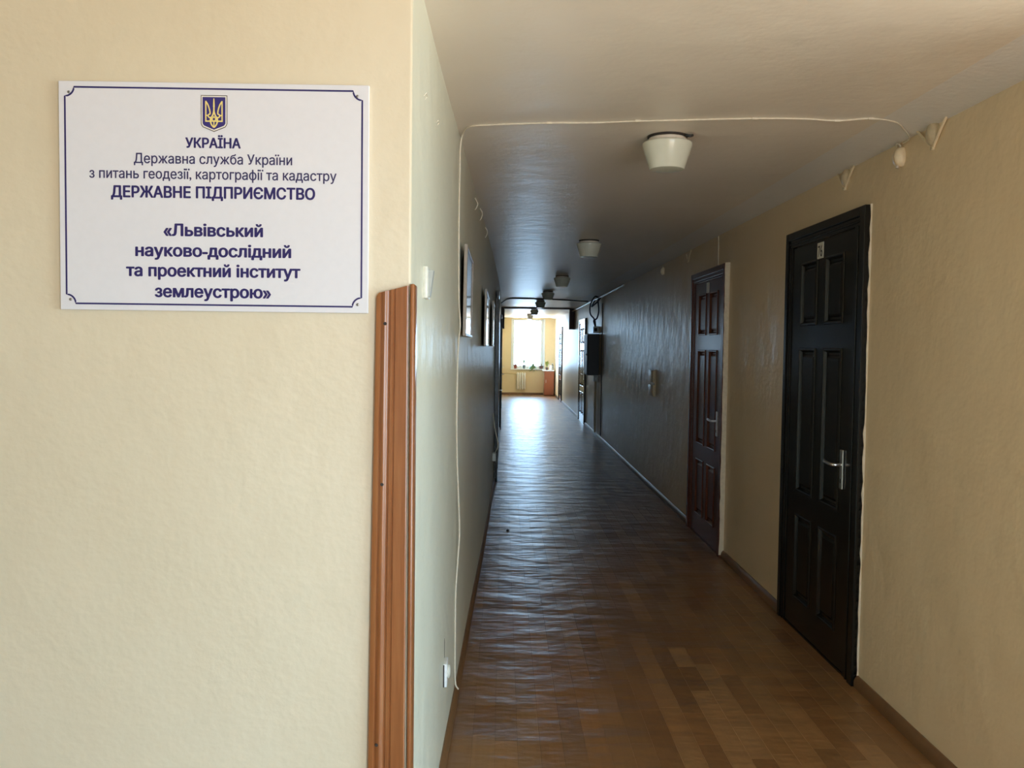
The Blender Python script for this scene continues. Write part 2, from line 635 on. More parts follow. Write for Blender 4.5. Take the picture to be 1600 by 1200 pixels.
# far window
wz0, wz1 = FWN[2], FWN[3]
win = bpy.data.objects.new('window_1', None)
COL.objects.link(win)
win.location = (0.82, YE, wz0)
struct(win, 'tall bright window in the yellow end wall')
bm = B()
fy0, fy1 = YE + 0.20, YE + 0.26
box(bm, FWN[0], FWN[0] + 0.07, fy0, fy1, wz0, wz1, .004)
box(bm, FWN[1] - 0.10, FWN[1], fy0, fy1, wz0, wz1, .004)
box(bm, FWN[0] + .07, FWN[1] - .10, fy0, fy1, wz0, wz0 + 0.09, .004)
box(bm, FWN[0] + .07, FWN[1] - .10, fy0, fy1, wz1 - 0.05, wz1, .004)
wf = obj('window_frame', bm, M['white_reveal'], win)
bm = B()
box(bm, FWN[0] + 0.06, FWN[1] - 0.09, fy0 + 0.025, fy0 + 0.031, wz0 + 0.08, wz1 - 0.04)
obj('pane', bm, M['glass'], wf)
bm = B()
box(bm, FWN[0] - 0.05, FWN[1] + 0.05, YE - 0.06, YE + 0.24, wz0 - 0.035, wz0, .006)
obj('window_sill', bm, M['white_reveal'], win)
bm = B()
for a, c in ((FWN[0] - 0.035, FWN[0]), (FWN[1], FWN[1] + 0.035)):
    box(bm, a, c, YE - 0.012, YE + 0.02, wz0, wz1, .003)
obj('casing', bm, M['white_reveal'], win)
bm = B()
for a, c in ((FWN[0], FWN[0] + 0.006), (FWN[1] - 0.006, FWN[1])):
    box(bm, a, c, YE + 0.02, YE + 0.34, wz0, wz1)
obj('reveal', bm, M['white_reveal'], win)

# side window of the far end (seen only edge-on)
win2 = bpy.data.objects.new('window_2', None)
COL.objects.link(win2)
win2.location = (-0.3, (SW[0] + SW[1]) / 2, SW[2])
struct(win2)
bm = B()
for a, c in ((SW[0], SW[0] + .06), (SW[1] - .06, SW[1]), ((SW[0] + SW[1]) / 2 - .04, (SW[0] + SW[1]) / 2 + .04)):
    box(bm, -0.30, -0.25, a, c, SW[2], SW[3], .004)
for a, c in ((SW[2], SW[2] + .07), (SW[3] - .06, SW[3])):
    box(bm, -0.298, -0.252, SW[0] + .058, SW[1] - .058, a, c, .004)
wf2 = obj('window_frame', bm, M['white_reveal'], win2)
bm = B()
box(bm, -0.278, -0.272, SW[0] + .05, SW[1] - .05, SW[2] + .06, SW[3] - .05)
obj('pane', bm, M['glass'], wf2)

# baseboards ------------------------------------------------------------
SK = [(0, 0), (0.022, 0), (0.022, 0.030), (0.016, 0.046), (0.006, 0.056), (0, 0.056)]


def skirt_right(y0, y1, name='baseboard_right'):
    bm = B()
    prism(bm, SK, lambda q: (XR - q[0], y0, q[1]), lambda q: (XR - q[0], y1, q[1]))
    struct(obj(name, bm, M['brown_skirting'], smooth=True))


for a, c in ((YR, 4.07), (5.22, 6.61), (7.81, 17.93), (19.37, 25.0), (26.35, YE)):
    skirt_right(a, c)


def skirt_left(y0, y1):
    bm = B()
    n = max(2, int((y1 - y0) / 0.4))
    rings = []
    for k in range(n + 1):
        y_ = y0 + (y1 - y0) * k / n
        rings.append([bm.verts.new((wx(y_) - 0.003 + q[0], y_, q[1])) for q in SK])
    for a, c in zip(rings, rings[1:]):
        for k in range(len(SK)):
            bm.faces.new((a[k], a[(k + 1) % len(SK)], c[(k + 1) % len(SK)], c[k]))
    bm.faces.new(rings[0])
    bm.faces.new(rings[-1][::-1])
    struct(obj('baseboard_left', bm, M['brown_skirting'], smooth=True))


skirt_left(2.18, 10.20)
skirt_left(11.42, 16.60)
skirt_left(17.80, 22.3)
bm = B()
box(bm, -0.057, 1.34, YE - 0.025, YE, 0, 0.07, .005)
struct(obj('baseboard_far', bm, M['brown_skirting']))


# doors -----------------------------------------------------------------
def door(n, label, right, y0, y1, casn, casf, ztop, proud, mat_frame, mat_leaf, mat_panel, number=None, edge=None, handle_far=False):
    """y0/y1: outer casing extent; leaf between casings.  s = distance along the wall, t = out of the wall"""
    base = (lambda y_: XR) if right else wx
    sg = -1 if right else 1
    D = bpy.data.objects.new('door_%d' % n, None)
    COL.objects.link(D)
    D.location = (base((y0 + y1) / 2), (y0 + y1) / 2, 0)
    struct(D, label)
    xb = XR if right else max(wx(y0), wx(y1))

    def X(t_):
        return xb + sg * t_

    def tbox(bm, s0, s1, t0, t1, z0, z1, bev=0.003):
        a, c = sorted((X(t0), X(t1)))
        box(bm, a, c, s0, s1, z0, z1, bev)

    zl = ztop - 0.095      # leaf top
    # casings, each with a stepped outer moulding
    for (a, c, o_in) in ((y0, y0 + casn, 1), (y1 - casf, y1, -1)):
        bm = B()
        tbox(bm, a, c, -0.01, proud * 0.72, 0, zl + 0.01)
        if o_in > 0:
            tbox(bm, a, a + (c - a) * 0.42, 0, proud, 0, ztop)
            tbox(bm, a + (c - a) * 0.62, a + (c - a) * 0.74, 0, proud * 0.86, 0, zl + 0.01)
        else:
            tbox(bm, c - (c - a) * 0.42, c, 0, proud, 0, ztop)
            tbox(bm, c - (c - a) * 0.74, c - (c - a) * 0.62, 0, proud * 0.86, 0, zl + 0.01)
        obj('casing', bm, mat_frame, D)
    bm = B()
    tbox(bm, y0 + casn * .42, y1 - casf * .42, -0.01, proud * 0.72, zl + 0.005, ztop - 0.002)
    tbox(bm, y0 + casn * .42, y1 - casf * .42, 0, proud, ztop - 0.045, ztop)
    tbox(bm, y0 + casn * .5, y1 - casf * .5, 0, proud * 0.86, zl + 0.022, zl + 0.034)
    obj('head_casing', bm, mat_frame, D)
    # leaf: stiles and rails round six openings
    l0, l1 = y0 + casn + 0.004, y1 - casf - 0.004
    W = l1 - l0
    tf = proud * 0.55
    tb_ = -0.012
    us = [(0.146, 0.42), (0.56, 0.84)]
    k = (zl - 0.01) / 2.175
    zs = [(0.185 * k, 0.66 * k), (0.80 * k, 1.605 * k), (1.74 * k, 2.085 * k)]
    bm = B()
    for a, c in ((0, us[0][0]), (us[0][1], us[1][0]), (us[1][1], 1)):
        tbox(bm, l0 + W * a, l0 + W * c, tb_, tf, 0.012, zl, 0.0)
    zz = [0.012] + [q for z_ in zs for q in z_] + [zl]
    for a, c in zip(zz[0::2], zz[1::2]):
        for u in us:
            tbox(bm, l0 + W * u[0], l0 + W * u[1], tb_, tf, a, c, 0.0)
    L = obj('leaf', bm, mat_leaf, D)
    for u in us:
        for z_ in zs:
            bm = B()
            rings = []
            s0, s1 = l0 + W * u[0], l0 + W * u[1]
            for ins, t_ in ((-0.006, tf), (-0.004, tf + 0.004), (0.0, tf + 0.0065), (0.004, tf + 0.0065), (0.008, tf + 0.004), (0.012, tf - 0.003), (0.018, tf - 0.011), (0.030, tf - 0.012), (0.036, tf - 0.008), (0.046, tf - 0.003)):
                rings.append([bm.verts.new((X(t_), s, z__)) for s, z__ in ((s0 + ins, z_[0] + ins), (s1 - ins, z_[0] + ins), (s1 - ins, z_[1] - ins), (s0 + ins, z_[1] - ins))])
            for a, c in zip(rings, rings[1:]):
                for q in range(4):
                    bm.faces.new((a[q], a[(q + 1) % 4], c[(q + 1) % 4], c[q]))
            bm.faces.new(rings[-1])
            obj('panel', bm, mat_panel, L)
    # threshold strip
    bm = B()
    tbox(bm, l0, l1, -0.01, tf + 0.004, 0, 0.010, 0.0)
    obj('threshold', bm, mat_frame, D)
    # handle
    hs_ = l1 - 0.075 if handle_far else l0 + 0.075
    dr = -1 if handle_far else 1
    bm = B()
    tbox(bm, hs_ - 0.020, hs_ + 0.020, tf, tf + 0.009, 0.915, 1.11, 0.003)
    H = obj('handle_plate', bm, M['chrome'], D)
    bm = B()
    tube(bm, smooth_path([(X(tf + 0.006), hs_, 1.035), (X(tf + 0.040), hs_, 1.035), (X(tf + 0.052), hs_ + dr * 0.015, 1.036), (X(tf + 0.054), hs_ + dr * 0.06, 1.038), (X(tf + 0.050), hs_ + dr * 0.115, 1.041)], 5), 0.0085, 10)
    obj('lever', bm, M['chrome'], H, smooth=True)
    bm = B()
    tbox(bm, hs_ - 0.004, hs_ + 0.004, tf + 0.006, tf + 0.0105, 0.945, 0.965, 0.0)
    obj('keyhole', bm, M['dark_gap'], H)
    if number is not None:
        ns = l0 + W * 0.515
        nz = zl - 0.055
        bm = B()
        tbox(bm, ns - 0.044, ns + 0.044, tf, tf + 0.003, nz - 0.042, nz + 0.044, 0.001)
        NP = obj('number_plate', bm, M['cream_print'], D)
        if number:
            text_mesh('digits', number, M['shield_line'], NP, lambda u_, v_, w_: (X(tf + 0.0032 + w_), ns - sg * 0 - (u_ - 0.5) * 0.068, nz - 0.031 + v_ * 0.061), 0.014)
    if edge:
        # casing's near side in cream wall paint, built as a separate strip
        bm = B()
        nseg = 40
        va, vb, vc = [], [], []
        for k_ in range(nseg + 1):
            z_ = 0.02 + (ztop + 0.004 - 0.02) * k_ / nseg
            wob = random.uniform(0.3, 1.0) if edge < 0.02 else random.uniform(0.85, 1.0)
            va.append(bm.verts.new((X(0.0), y0 - 0.006 * wob, z_)))
            vb.append(bm.verts.new((X(edge * wob), y0 - 0.004, z_)))
            vc.append(bm.verts.new((X(edge * wob), y0 + 0.002, z_)))
        for k_ in range(nseg):
            bm.faces.new((va[k_], va[k_ + 1], vb[k_ + 1], vb[k_]))
            bm.faces.new((vb[k_], vb[k_ + 1], vc[k_ + 1], vc[k_]))
        obj('casing_side', bm, M['plaster'], D)
    return D


def contours(body):
    """closed outlines of the built-in face's lettering, in order, as arrays of points"""
    cu = bpy.data.curves.new('tmp_text', 'FONT')
    cu.body = body
    cu.fill_mode = 'NONE'
    cu.resolution_u = 5
    to = bpy.data.objects.new('tmp_text', cu)
    COL.objects.link(to)
    dg = bpy.context.evaluated_depsgraph_get()
    me = bpy.data.meshes.new_from_object(to.evaluated_get(dg))
    bpy.data.objects.remove(to)
    co = [(v.co.x, v.co.y) for v in me.vertices]
    nxt = {}
    for e_ in me.edges:
        a, c = e_.vertices
        nxt.setdefault(a, []).append(c)
        nxt.setdefault(c, []).append(a)
    bpy.data.meshes.remove(me)
    seen, loops = set(), []
    for st in range(len(co)):
        if st in seen:
            continue
        loop, cur = [st], st
        seen.add(st)
        while True:
            q = [k for k in sorted(nxt.get(cur, [])) if k not in seen]
            if not q:
                break
            cur = q[0] if cur != st or (cur + 1) not in q else cur + 1
            seen.add(cur)
            loop.append(cur)
        loops.append([co[k] for k in loop])
    return loops


def text_mesh(name, body, mat, parent, fmap, offset=0.0, shear=0.0, depth=0.0004):
    """text as real flat lettering; fmap(u, v, w) places the unit-width, cap-height-1 lettering.
    Overlapping outlines of the face are merged by their winding number."""
    from mathutils.geometry import delaunay_2d_cdt
    ch = max(y_ for l in contours('Н') for _, y_ in l)
    loops = [l for l in contours(body) if len(l) > 2]
    V2, E2 = [], []
    seg = []
    for l in loops:
        n0 = len(V2)
        V2 += [Vector(q) for q in l]
        E2 += [(n0 + k, n0 + (k + 1) % len(l)) for k in range(len(l))]
        seg += [(*l[k], *l[(k + 1) % len(l)]) for k in range(len(l))]
    S = np.array(seg)
    ov, oe, of, _, _, _ = delaunay_2d_cdt(V2, E2, [], 0, 1e-5)
    keep = []
    for f in of:
        cx = sum(ov[k].x for k in f) / len(f)
        cy = sum(ov[k].y for k in f) / len(f)
        up_ = (S[:, 1] <= cy) & (S[:, 3] > cy)
        dn_ = (S[:, 1] > cy) & (S[:, 3] <= cy)
        side = (S[:, 2] - S[:, 0]) * (cy - S[:, 1]) - (cx - S[:, 0]) * (S[:, 3] - S[:, 1])
        if int((up_ & (side > 0)).sum()) - int((dn_ & (side < 0)).sum()) != 0:
            keep.append(tuple(f))
    xa, xb = min(v.x for v in ov) - offset, max(v.x for v in ov) + offset
    bm = B()
    shifts = [(0, 0)] if offset <= 0 else [(0, 0), (-1, 0), (1, 0), (-.7, -.7), (.7, -.7), (-.7, .7), (.7, .7), (0, -1), (0, 1)]
    for k, (dx, dy) in enumerate(shifts):
        vs = {}
        for f in keep:
            for q in f:
                if q not in vs:
                    x_, y_ = ov[q].x + dx * offset, ov[q].y + dy * offset * 0.6
                    vs[q] = bm.verts.new(fmap((x_ - xa) / (xb - xa), y_ / ch, depth + 0.000004 * k))
            bm.faces.new([vs[q] for q in f])
    return obj(name, bm, mat, parent)


door(1, 'black painted panel door numbered 76, nearest on the cream wall', True, 4.075, 5.205, 0.135, 0.10, 2.285, 0.034, M['black_door'], M['black_door'], M['black_door'], '76', 0.012)
door(2, 'red-brown panel door with cream painted side on its casing', True, 6.62, 7.80, 0.11, 0.12, 2.255, 0.040, M['brown_door'], M['brown_door'], M['brown_door'], '', 0.038)
door(3, 'dark panel door shining in window light beside the electrical cabinet', True, 17.95, 19.35, 0.13, 0.13, 2.20, 0.035, M['dark_door'], M['dark_door'], M['dark_door'])
door(4, 'dark panel door nearest the bright end window', True, 25.02, 26.32, 0.13, 0.13, 2.18, 0.035, M['dark_door'], M['dark_door'], M['dark_door'])
door(5, 'dark framed door past the third picture on the pale wall', False, 10.22, 11.40, 0.12, 0.12, 2.25, 0.030, M['black_door'], M['dark_door'], M['dark_door'], handle_far=True)
door(6, 'second dark door along the pale wall', False, 16.62, 17.78, 0.12, 0.12, 2.2, 0.035, M['black_door'], M['dark_door'], M['dark_door'], handle_far=True)
door(7, 'third dark door along the pale wall near the end', False, 22.3, 23.5, 0.12, 0.12, 2.2, 0.035, M['black_door'], M['dark_door'], M['dark_door'], handle_far=True)

# ================================================================== SIGN
S0 = Vector((-1.064, 2.1095, 2.2215))     # top left of the face
SWD, SHT = 0.7370, 0.5420
sign = thing('wall_sign', 'white rectangular institute sign with navy Cyrillic lettering and shield emblem', 'sign', (S0.x + SWD / 2, YF, S0.z - SHT))


def SP(u, v, w=0.0):
    return (S0.x + u, S0.y - w, S0.z - v)


bm = B()
box(bm, S0.x, S0.x + SWD, S0.y, YF - 0.0005, S0.z - SHT, S0.z, 0.0008)
panel = obj('board', bm, M['sign_white'], sign)


def flat_poly(bm, pts, w0, w1):
    prism(bm, pts, lambda q: SP(q[0], q[1], w0), lambda q: SP(q[0], q[1], w1))


def ribbon(bm, pts, wd, w0, w1, closed=False):
    P = [Vector((p_[0], p_[1])) for p_ in pts]
    n = len(P)
    Lp, Rp = [], []
    for i in range(n):
        a = P[(i - 1) % n] if (closed or i > 0) else P[i]
        c = P[(i + 1) % n] if (closed or i < n - 1) else P[i]
        d = (c - a).normalized()
        nn_ = Vector((-d.y, d.x))
        ww = wd[i] if isinstance(wd, (list, tuple)) else wd
        Lp.append(P[i] + nn_ * ww / 2)
        Rp.append(P[i] - nn_ * ww / 2)
    rng = range(n if closed else n - 1)
    lo = [[bm.verts.new(SP(q.x, q.y, w0)) for q in side] for side in (Lp, Rp)]
    hi = [[bm.verts.new(SP(q.x, q.y, w1)) for q in side] for side in (Lp, Rp)]
    for i in rng:
        j = (i + 1) % n
        bm.faces.new((hi[0][i], hi[0][j], hi[1][j], hi[1][i]))
        bm.faces.new((lo[0][i], lo[0][j], hi[0][j], hi[0][i]))
        bm.faces.new((lo[1][i], lo[1][j], hi[1][j], hi[1][i]))


# border with concave corners
i0, i1, j0, j1, rc = 0.0150, SWD - 0.0160, 0.0142, SHT - 0.0150, 0.0215
bpts = []


def arc(cx, cy, a0, a1):
    for k in range(9):
        a = math.radians(a0 + (a1 - a0) * k / 8)
        bpts.append((cx + rc * math.cos(a), cy + rc * math.sin(a)))


arc(i0, j0, 90, 0)
arc(i1, j0, 180, 90)
arc(i1, j1, 270, 180)
arc(i0, j1, 360, 270)
bm = B()
ribbon(bm, bpts, 0.0040, 0.0, 0.0004, True)
obj('border_line', bm, M['navy'], sign)
for (cx, cy) in ((0.0245, 0.0265), (SWD - 0.0275, 0.0265), (0.0245, SHT - 0.0245), (SWD - 0.0245, SHT - 0.0205)):
    bm = B()
    n = 12
    rings = [[bm.verts.new(SP(cx + r_ * math.cos(2 * math.pi * k / n), cy + r_ * math.sin(2 * math.pi * k / n), w_)) for k in range(n)] for r_, w_ in ((0.0036, 0), (0.0034, 0.0012), (0.0020, 0.0020))]
    for a, c in zip(rings, rings[1:]):
        for k in range(n):
            bm.faces.new((a[k], a[(k + 1) % n], c[(k + 1) % n], c[k]))
    bm.faces.new(rings[-1])
    obj('screw', bm, M['steel'], sign, smooth=True)

LINES = [
    ('УКРАЇНА', 0.366, 0.1530, 0.132, 0.0232, 'navy', 0.040),
    ('Державна служба України', 0.366, 0.1912, 0.377, 0.0237, 'navy_thin', 0.016),
    ('з питань геодезії, картографії та кадастру', 0.366, 0.2275, 0.589, 0.0237, 'navy_thin', 0.016),
    ('ДЕРЖАВНЕ ПІДПРИЄМСТВО', 0.366, 0.2722, 0.487, 0.0268, 'navy', 0.040),
    ('«Львівський', 0.366, 0.3626, 0.238, 0.0283, 'navy', 0.040),
    ('науково-дослідний', 0.366, 0.4116, 0.373, 0.0283, 'navy', 0.040),
    ('та проектний інститут', 0.366, 0.4595, 0.4176, 0.0283, 'navy', 0.040),
    ('землеустрою»', 0.365, 0.5090, 0.2788, 0.0283, 'navy', 0.040),
]
for body, uc, vb, wd, ch, mt, off in LINES:
    text_mesh('lettering', body, M[mt], sign, lambda u_, v_, w_, uc=uc, vb=vb, wd=wd, ch=ch: SP(uc + (u_ - 0.5) * wd, vb - v_ * ch, 0.0001 + w_), off)


# emblem: shield with trident
def EM(x_, y_):
    return (0.3685 + (x_ - 588) * 0.0001390, 0.0290 + (y_ - 200) * 0.0001390)


bm = B()
flat_poly(bm, [EM(*q) for q in ((363, 200), (815, 200), (815, 680), (800, 715), (780, 742), (588, 820), (396, 742), (375, 715), (363, 680))], 0, 0.0004)
emb = obj('emblem_shield', bm, M['shield_line'], sign)
bm = B()
flat_poly(bm, [EM(*q) for q in ((374, 212), (804, 212), (804, 678), (790, 708), (773, 732), (588, 806), (403, 732), (386, 708), (374, 678))], 0.0004, 0.0006)
obj('shield_rim', bm, M['cream_print'], emb)
bm = B()
flat_poly(bm, [EM(*q) for q in ((394, 232), (784, 232), (784, 676), (770, 700), (755, 716), (588, 784), (421, 716), (406, 700), (394, 676))], 0.0006, 0.0008)
obj('shield_field', bm, M['shield_blue'], emb)
bm = B()
K = 0.0001390
NSTR = [0]


def strk(pts, wd, n=5):
    P = [Vector((*EM(*q), 0)) for q in pts]
    if len(P) > 2:
        P = smooth_path(P, n)
    if isinstance(wd, (list, tuple)):
        ws = [wd[0] + (wd[1] - wd[0]) * i / (len(P) - 1) for i in range(len(P))]
        ws = [w_ * K for w_ in ws]
    else:
        ws = wd * K
    NSTR[0] += 1
    ribbon(bm, [(q.x, q.y) for q in P], ws, 0.0008, 0.0010 + NSTR[0] * 0.00002)


strk([(449, 298), (449, 470), (449, 650)], 22)
strk([(727, 298), (727, 470), (727, 650)], 22)
strk([(440, 640), (736, 640)], 22)
strk([(446, 300), (485, 362), (512, 440), (522, 512), (498, 528), (488, 550), (505, 575), (535, 582)], 22)
strk([(730, 300), (691, 362), (664, 440), (654, 512), (678, 528), (688, 550), (671, 575), (641, 582)], 22)
strk([(588, 255), (588, 300), (588, 400)], [14, 30])
strk([(588, 380), (586, 470), (566, 540), (535, 590), (528, 640), (548, 700), (588, 748)], 24)
strk([(588, 380), (590, 470), (610, 540), (641, 590), (648, 640), (628, 700), (588, 748)], 24)
strk([(449, 540), (490, 545)], 18)
strk([(727, 540), (686, 545)], 18)
strk([(588, 560), (555, 600), (535, 625)], 18)
strk([(588, 560), (621, 600), (641, 625)], 18)
strk([(540, 590), (588, 640), (636, 590)], 18)
strk([(588, 640), (588, 740)], 18)
obj('trident', bm, M['gold'], emb)

# ================================================================== CORNER GUARD
guard = thing('corner_guard', 'varnished orange pine corner guard with moulded face beside the sign', 'trim', (-0.27, YF, 0))
# moulded front board; profile in (x from left edge 0..1, proud)
PR = [(0.0, 0.0), (0.0, 0.006), (0.03, 0.0105), (0.10, 0.0125), (0.15, 0.0125), (0.165, 0.0095), (0.19, 0.0095), (0.23, 0.013), (0.30, 0.015), (0.38, 0.013), (0.42, 0.0095), (0.46, 0.0095), (0.475, 0.0125), (0.55, 0.0125), (0.57, 0.0095), (0.60, 0.0095), (0.62, 0.0125), (0.97, 0.0125), (1.0, 0.010), (1.0, 0.0)]
bm = B()
rings = []
for z_, xl, xr_ in ((0.0, -0.3315, -0.2335), (0.5, -0.324, -0.2315), (1.1, -0.317, -0.2310), (1.715, -0.3085, -0.2300)):
    rings.append([bm.verts.new((xl + (xr_ - xl) * q[0], YF - 0.0005 - q[1], z_ + (0.020 * q[0] + (0.012 * (1 - (1 - min(q[0] / 0.12, 1)) ** 2)) if z_ > 1.7 else 0))) for q in PR])
for a, c in zip(rings, rings[1:]):
    for k in range(len(PR)):
        bm.faces.new((a[k], a[(k + 1) % len(PR)], c[(k + 1) % len(PR)], c[k]))
bm.faces.new(rings[0][::-1])
bm.faces.new(rings[-1])
obj('front_board', bm, M['pine'], guard, smooth=True)
bm = B()
box(bm, -0.2258, -0.2150, YF - 0.012, YF + 0.055, 0, 1.752, 0.004, 2)
obj('side_board', bm, M['pine'], guard, smooth=True)
for z_, x_ in ((1.655, -0.285), (1.265, -0.290), (0.62, -0.300)):
    bm = B()
    n = 10
    rings = [[bm.verts.new((x_ + r_ * math.cos(2 * math.pi * k / n), YF - 0.014 - w_, z_ + r_ * math.sin(2 * math.pi * k / n))) for k in range(n)] for r_, w_ in ((0.0045, 0), (0.004, 0.0016))]
    for k in range(n):
        bm.faces.new((rings[0][k], rings[0][(k + 1) % n], rings[1][(k + 1) % n], rings[1][k]))
    bm.faces.new(rings[1])
    obj('screw', bm, M['dark_gap'], guard)

# ================================================================== LAMPS
LAMPS = [(0.712, 3.87, 'nearest ceiling lamp, white glass bucket shade hanging before door 76'),
         (0.740, 7.65, 'second ceiling lamp with milk glass shade, level with the red-brown door'),
         (0.765, 11.5, 'third ceiling lamp along the corridor, in dim light'),
         (0.745, 14.75, 'fourth ceiling lamp along the corridor, looking dark'),
         (0.755, 17.9, 'fifth ceiling lamp, just before the far header'),
         (0.775, 21.9, 'sixth ceiling lamp, just beyond the dark header'),
         (0.765, 25.4, 'last ceiling lamp, smallest one in front of the bright window')]


def make_lamp(lx, ly, label):
    t_ = thing('ceiling_lamp', label, 'lamp', (lx, ly, ZC), 'ceiling lamps along the corridor')
    bm = B()
    lathe(bm, [(0.088, ZC + 0.001), (0.088, ZC - 0.006), (0.080, ZC - 0.010)], lx, ly, 28)
    obj('base_plate', bm, M['dark_gap'], t_, smooth=True)
    bm = B()
    lathe(bm, [(0.078, ZC - 0.006), (0.083, ZC - 0.012), (0.083, ZC - 0.027), (0.072, ZC - 0.030)], lx, ly, 28)
    obj('ceramic_holder', bm, M['ceramic'], t_, smooth=True)
    bm = B()
    z_ = ZC - 0.030
    lathe(bm, [(0.074, z_ + 0.004), (0.098, z_ + 0.003), (0.106, z_), (0.1090, z_ - 0.004), (0.1090, z_ - 0.010), (0.107, z_ - 0.018), (0.0765, z_ - 0.112), (0.0745, z_ - 0.115), (0.072, z_ - 0.1155), (0.04, z_ - 0.118), (0.01, z_ - 0.119)], lx, ly, 40)
    obj('glass_shade', bm, M['shade'], t_, smooth=True)
    return t_


proto = make_lamp(*LAMPS[0])
bm = B()
tube(bm, smooth_path([(LAMPS[0][0] + 0.065, 3.80, ZC - 0.010), (LAMPS[0][0] + 0.085, 3.79, ZC - 0.016), (LAMPS[0][0] + 0.10, 3.82, ZC - 0.006)], 5), 0.006, 6)
obj('terminal_wire', bm, M['cable_black'], proto)
for lx, ly, lab in LAMPS[1:]:
    c = proto.copy()
    COL.objects.link(c)
    c.location = (lx, ly, ZC)
    c['label'] = lab
    for ch in list(proto.children):
        if ch.name.startswith('terminal'):
            continue
        d = ch.copy()
        COL.objects.link(d)
        d.parent = c

# ================================================================== WALL FITTINGS, LEFT
# rocker switch
sy, sz0, sz1 = 2.47, 1.735, 1.825
sX = wx(2.47)
sw = thing('light_switch', 'old cream light switch with grey rocker on pale wall above corner guard', 'switch', (sX, sy, sz0))
bm = B()
box(bm, sX - 0.002, sX + 0.012, sy - 0.035, sy + 0.050, sz0, sz1, 0.004, 2)
obj('switch_plate', bm, M['white_plastic'], sw, smooth=True)
bm = B()
prism(bm, [(0.011, sz0 + 0.008), (0.013, sz0 + 0.006), (0.0165, sz0 + 0.006), (0.026, sz1 - 0.010), (0.012, sz1 - 0.010)], lambda q: (sX + q[0], sy - 0.012, q[1]), lambda q: (sX + q[0], sy + 0.030, q[1]))
obj('rocker', bm, M['rocker_grey'], sw)

# low socket
oy = 3.33
oX = wx(oy)
so = thing('wall_socket', 'white round-faced wall socket low on pale wall near the floor', 'socket', (oX, oy, 0.293))
bm = B()
box(bm, oX - 0.001, oX + 0.014, oy - 0.04, oy + 0.04, 0.293, 0.383, 0.003, 2)
obj('socket_plate', bm, M['white_clean'], so, smooth=True)
bm = B()
n = 18
rings = [[bm.verts.new((oX + t_, oy + 0.003 + r_ * math.cos(2 * math.pi * k / n), 0.341 + r_ * math.sin(2 * math.pi * k / n))) for k in range(n)] for r_, t_ in ((0.026, 0.013), (0.026, 0.020), (0.022, 0.023), (0.020, 0.015))]
for a, c in zip(rings, rings[1:]):
    for k in range(n):
        bm.faces.new((a[k], a[(k + 1) % n], c[(k + 1) % n], c[k]))
bm.faces.new(rings[-1])
obj('socket_face', bm, M['white_plastic'], so, smooth=True)
bm = B()
box(bm, oX, oX + 0.004, oy - 0.046, oy - 0.039, 0.295, 0.38)
obj('back_box', bm, M['dark_gap'], so)

# gouge above the socket
bm = B()
gx = wx(3.34)
prism(bm, [(3.335, 0.392), (3.342, 0.40), (3.338, 0.425), (3.345, 0.45), (3.335, 0.47), (3.330, 0.43)], lambda q: (gx - 0.002, *q), lambda q: (gx + 0.0012, *q))
tag(obj('plaster_gouge', bm, M['dark_gap'], origin=(gx, 3.338, 0.39)), 'dark gouge in the plaster just above the low socket', 'crack')

# small staples left in the plaster
for y_, z_, lab in ((2.43, 2.293, 'tiny wire staple high on pale wall, nearest the corner'), (2.83, 2.322, 'tiny wire staple high on pale wall, second from the corner')):
    bm = B()
    xx = wx(y_)
    tube(bm, [(xx - .003, y_ - .012, z_ - .010), (xx + .006, y_ - .012, z_), (xx + .006, y_ + .022, z_), (xx - .003, y_ + .022, z_ - .010)], 0.0014, 5)
    tag(obj('wall_staple', bm, M['cable_white'], origin=(xx, y_, z_)), lab, 'staple', 'staples high on the pale wall')
for y_, z_, h_, lab in ((5.24, 2.465, 0.05, 'first cut wire stub under the ceiling of the pale wall'), (5.85, 2.50, 0.06, 'second cut wire stub under the ceiling, past the nearest picture'), (6.7, 2.49, 0.06, 'third cut wire stub under the ceiling, before the second picture')):
    bm = B()
    xx = wx(y_)
    tube(bm, smooth_path([(xx + .001, y_, z_ + 0.02), (xx + .018, y_ + 0.01, z_ - 0.01), (xx + .014, y_ + .015, z_ - h_ * .6), (xx + 0.003, y_ + .01, z_ - h_)], 4), 0.0035, 6)
    tag(obj('wire_stub', bm, M['cable_white'], origin=(xx, y_, z_)), lab, 'wire', 'wire stubs under the ceiling')


# framed pictures
def picture(y0, y1, z0, z1, lean, label):
    xm = max(wx(y0), wx(y1)) + 0.002
    t_ = thing('framed_picture', label, 'picture', (xm, (y0 + y1) / 2, z0), 'framed pictures on the pale wall')
    th = 0.016

    def pb(bm, a, c, d, e_, t0, t1, bev=0.002):
        # sheared box leaning out from the wall at the top
        n0 = len(bm.verts)
        box(bm, xm + t0, xm + t1, a, c, d, e_, bev)
        bm.verts.ensure_lookup_table()
        for v in bm.verts[n0:]:
            v.co.x += lean * (v.co.z - z0) / (z1 - z0)
    fwid = 0.014
    bm = B()
    pb(bm, y0, y0 + fwid, z0, z1, 0, th)
    pb(bm, y1 - fwid, y1, z0, z1, 0, th)
    pb(bm, y0 + fwid, y1 - fwid, z0, z0 + fwid, 0, th)
    pb(bm, y0 + fwid, y1 - fwid, z1 - fwid, z1, 0, th)
    obj('frame', bm, M['frame_wood'], t_)
    bm = B()
    pb(bm, y0 + .015, y1 - .015, z0 + .015, z1 - .015, 0.003, 0.0095, 0)
    obj('glazing', bm, M['picture_glass'], t_)
    bm = B()
    pb(bm, y0 + .005, y1 - .005, z0 + .005, z1 - .005, 0.0, 0.003, 0)
    obj('backing', bm, M['dark_gap'], t_)


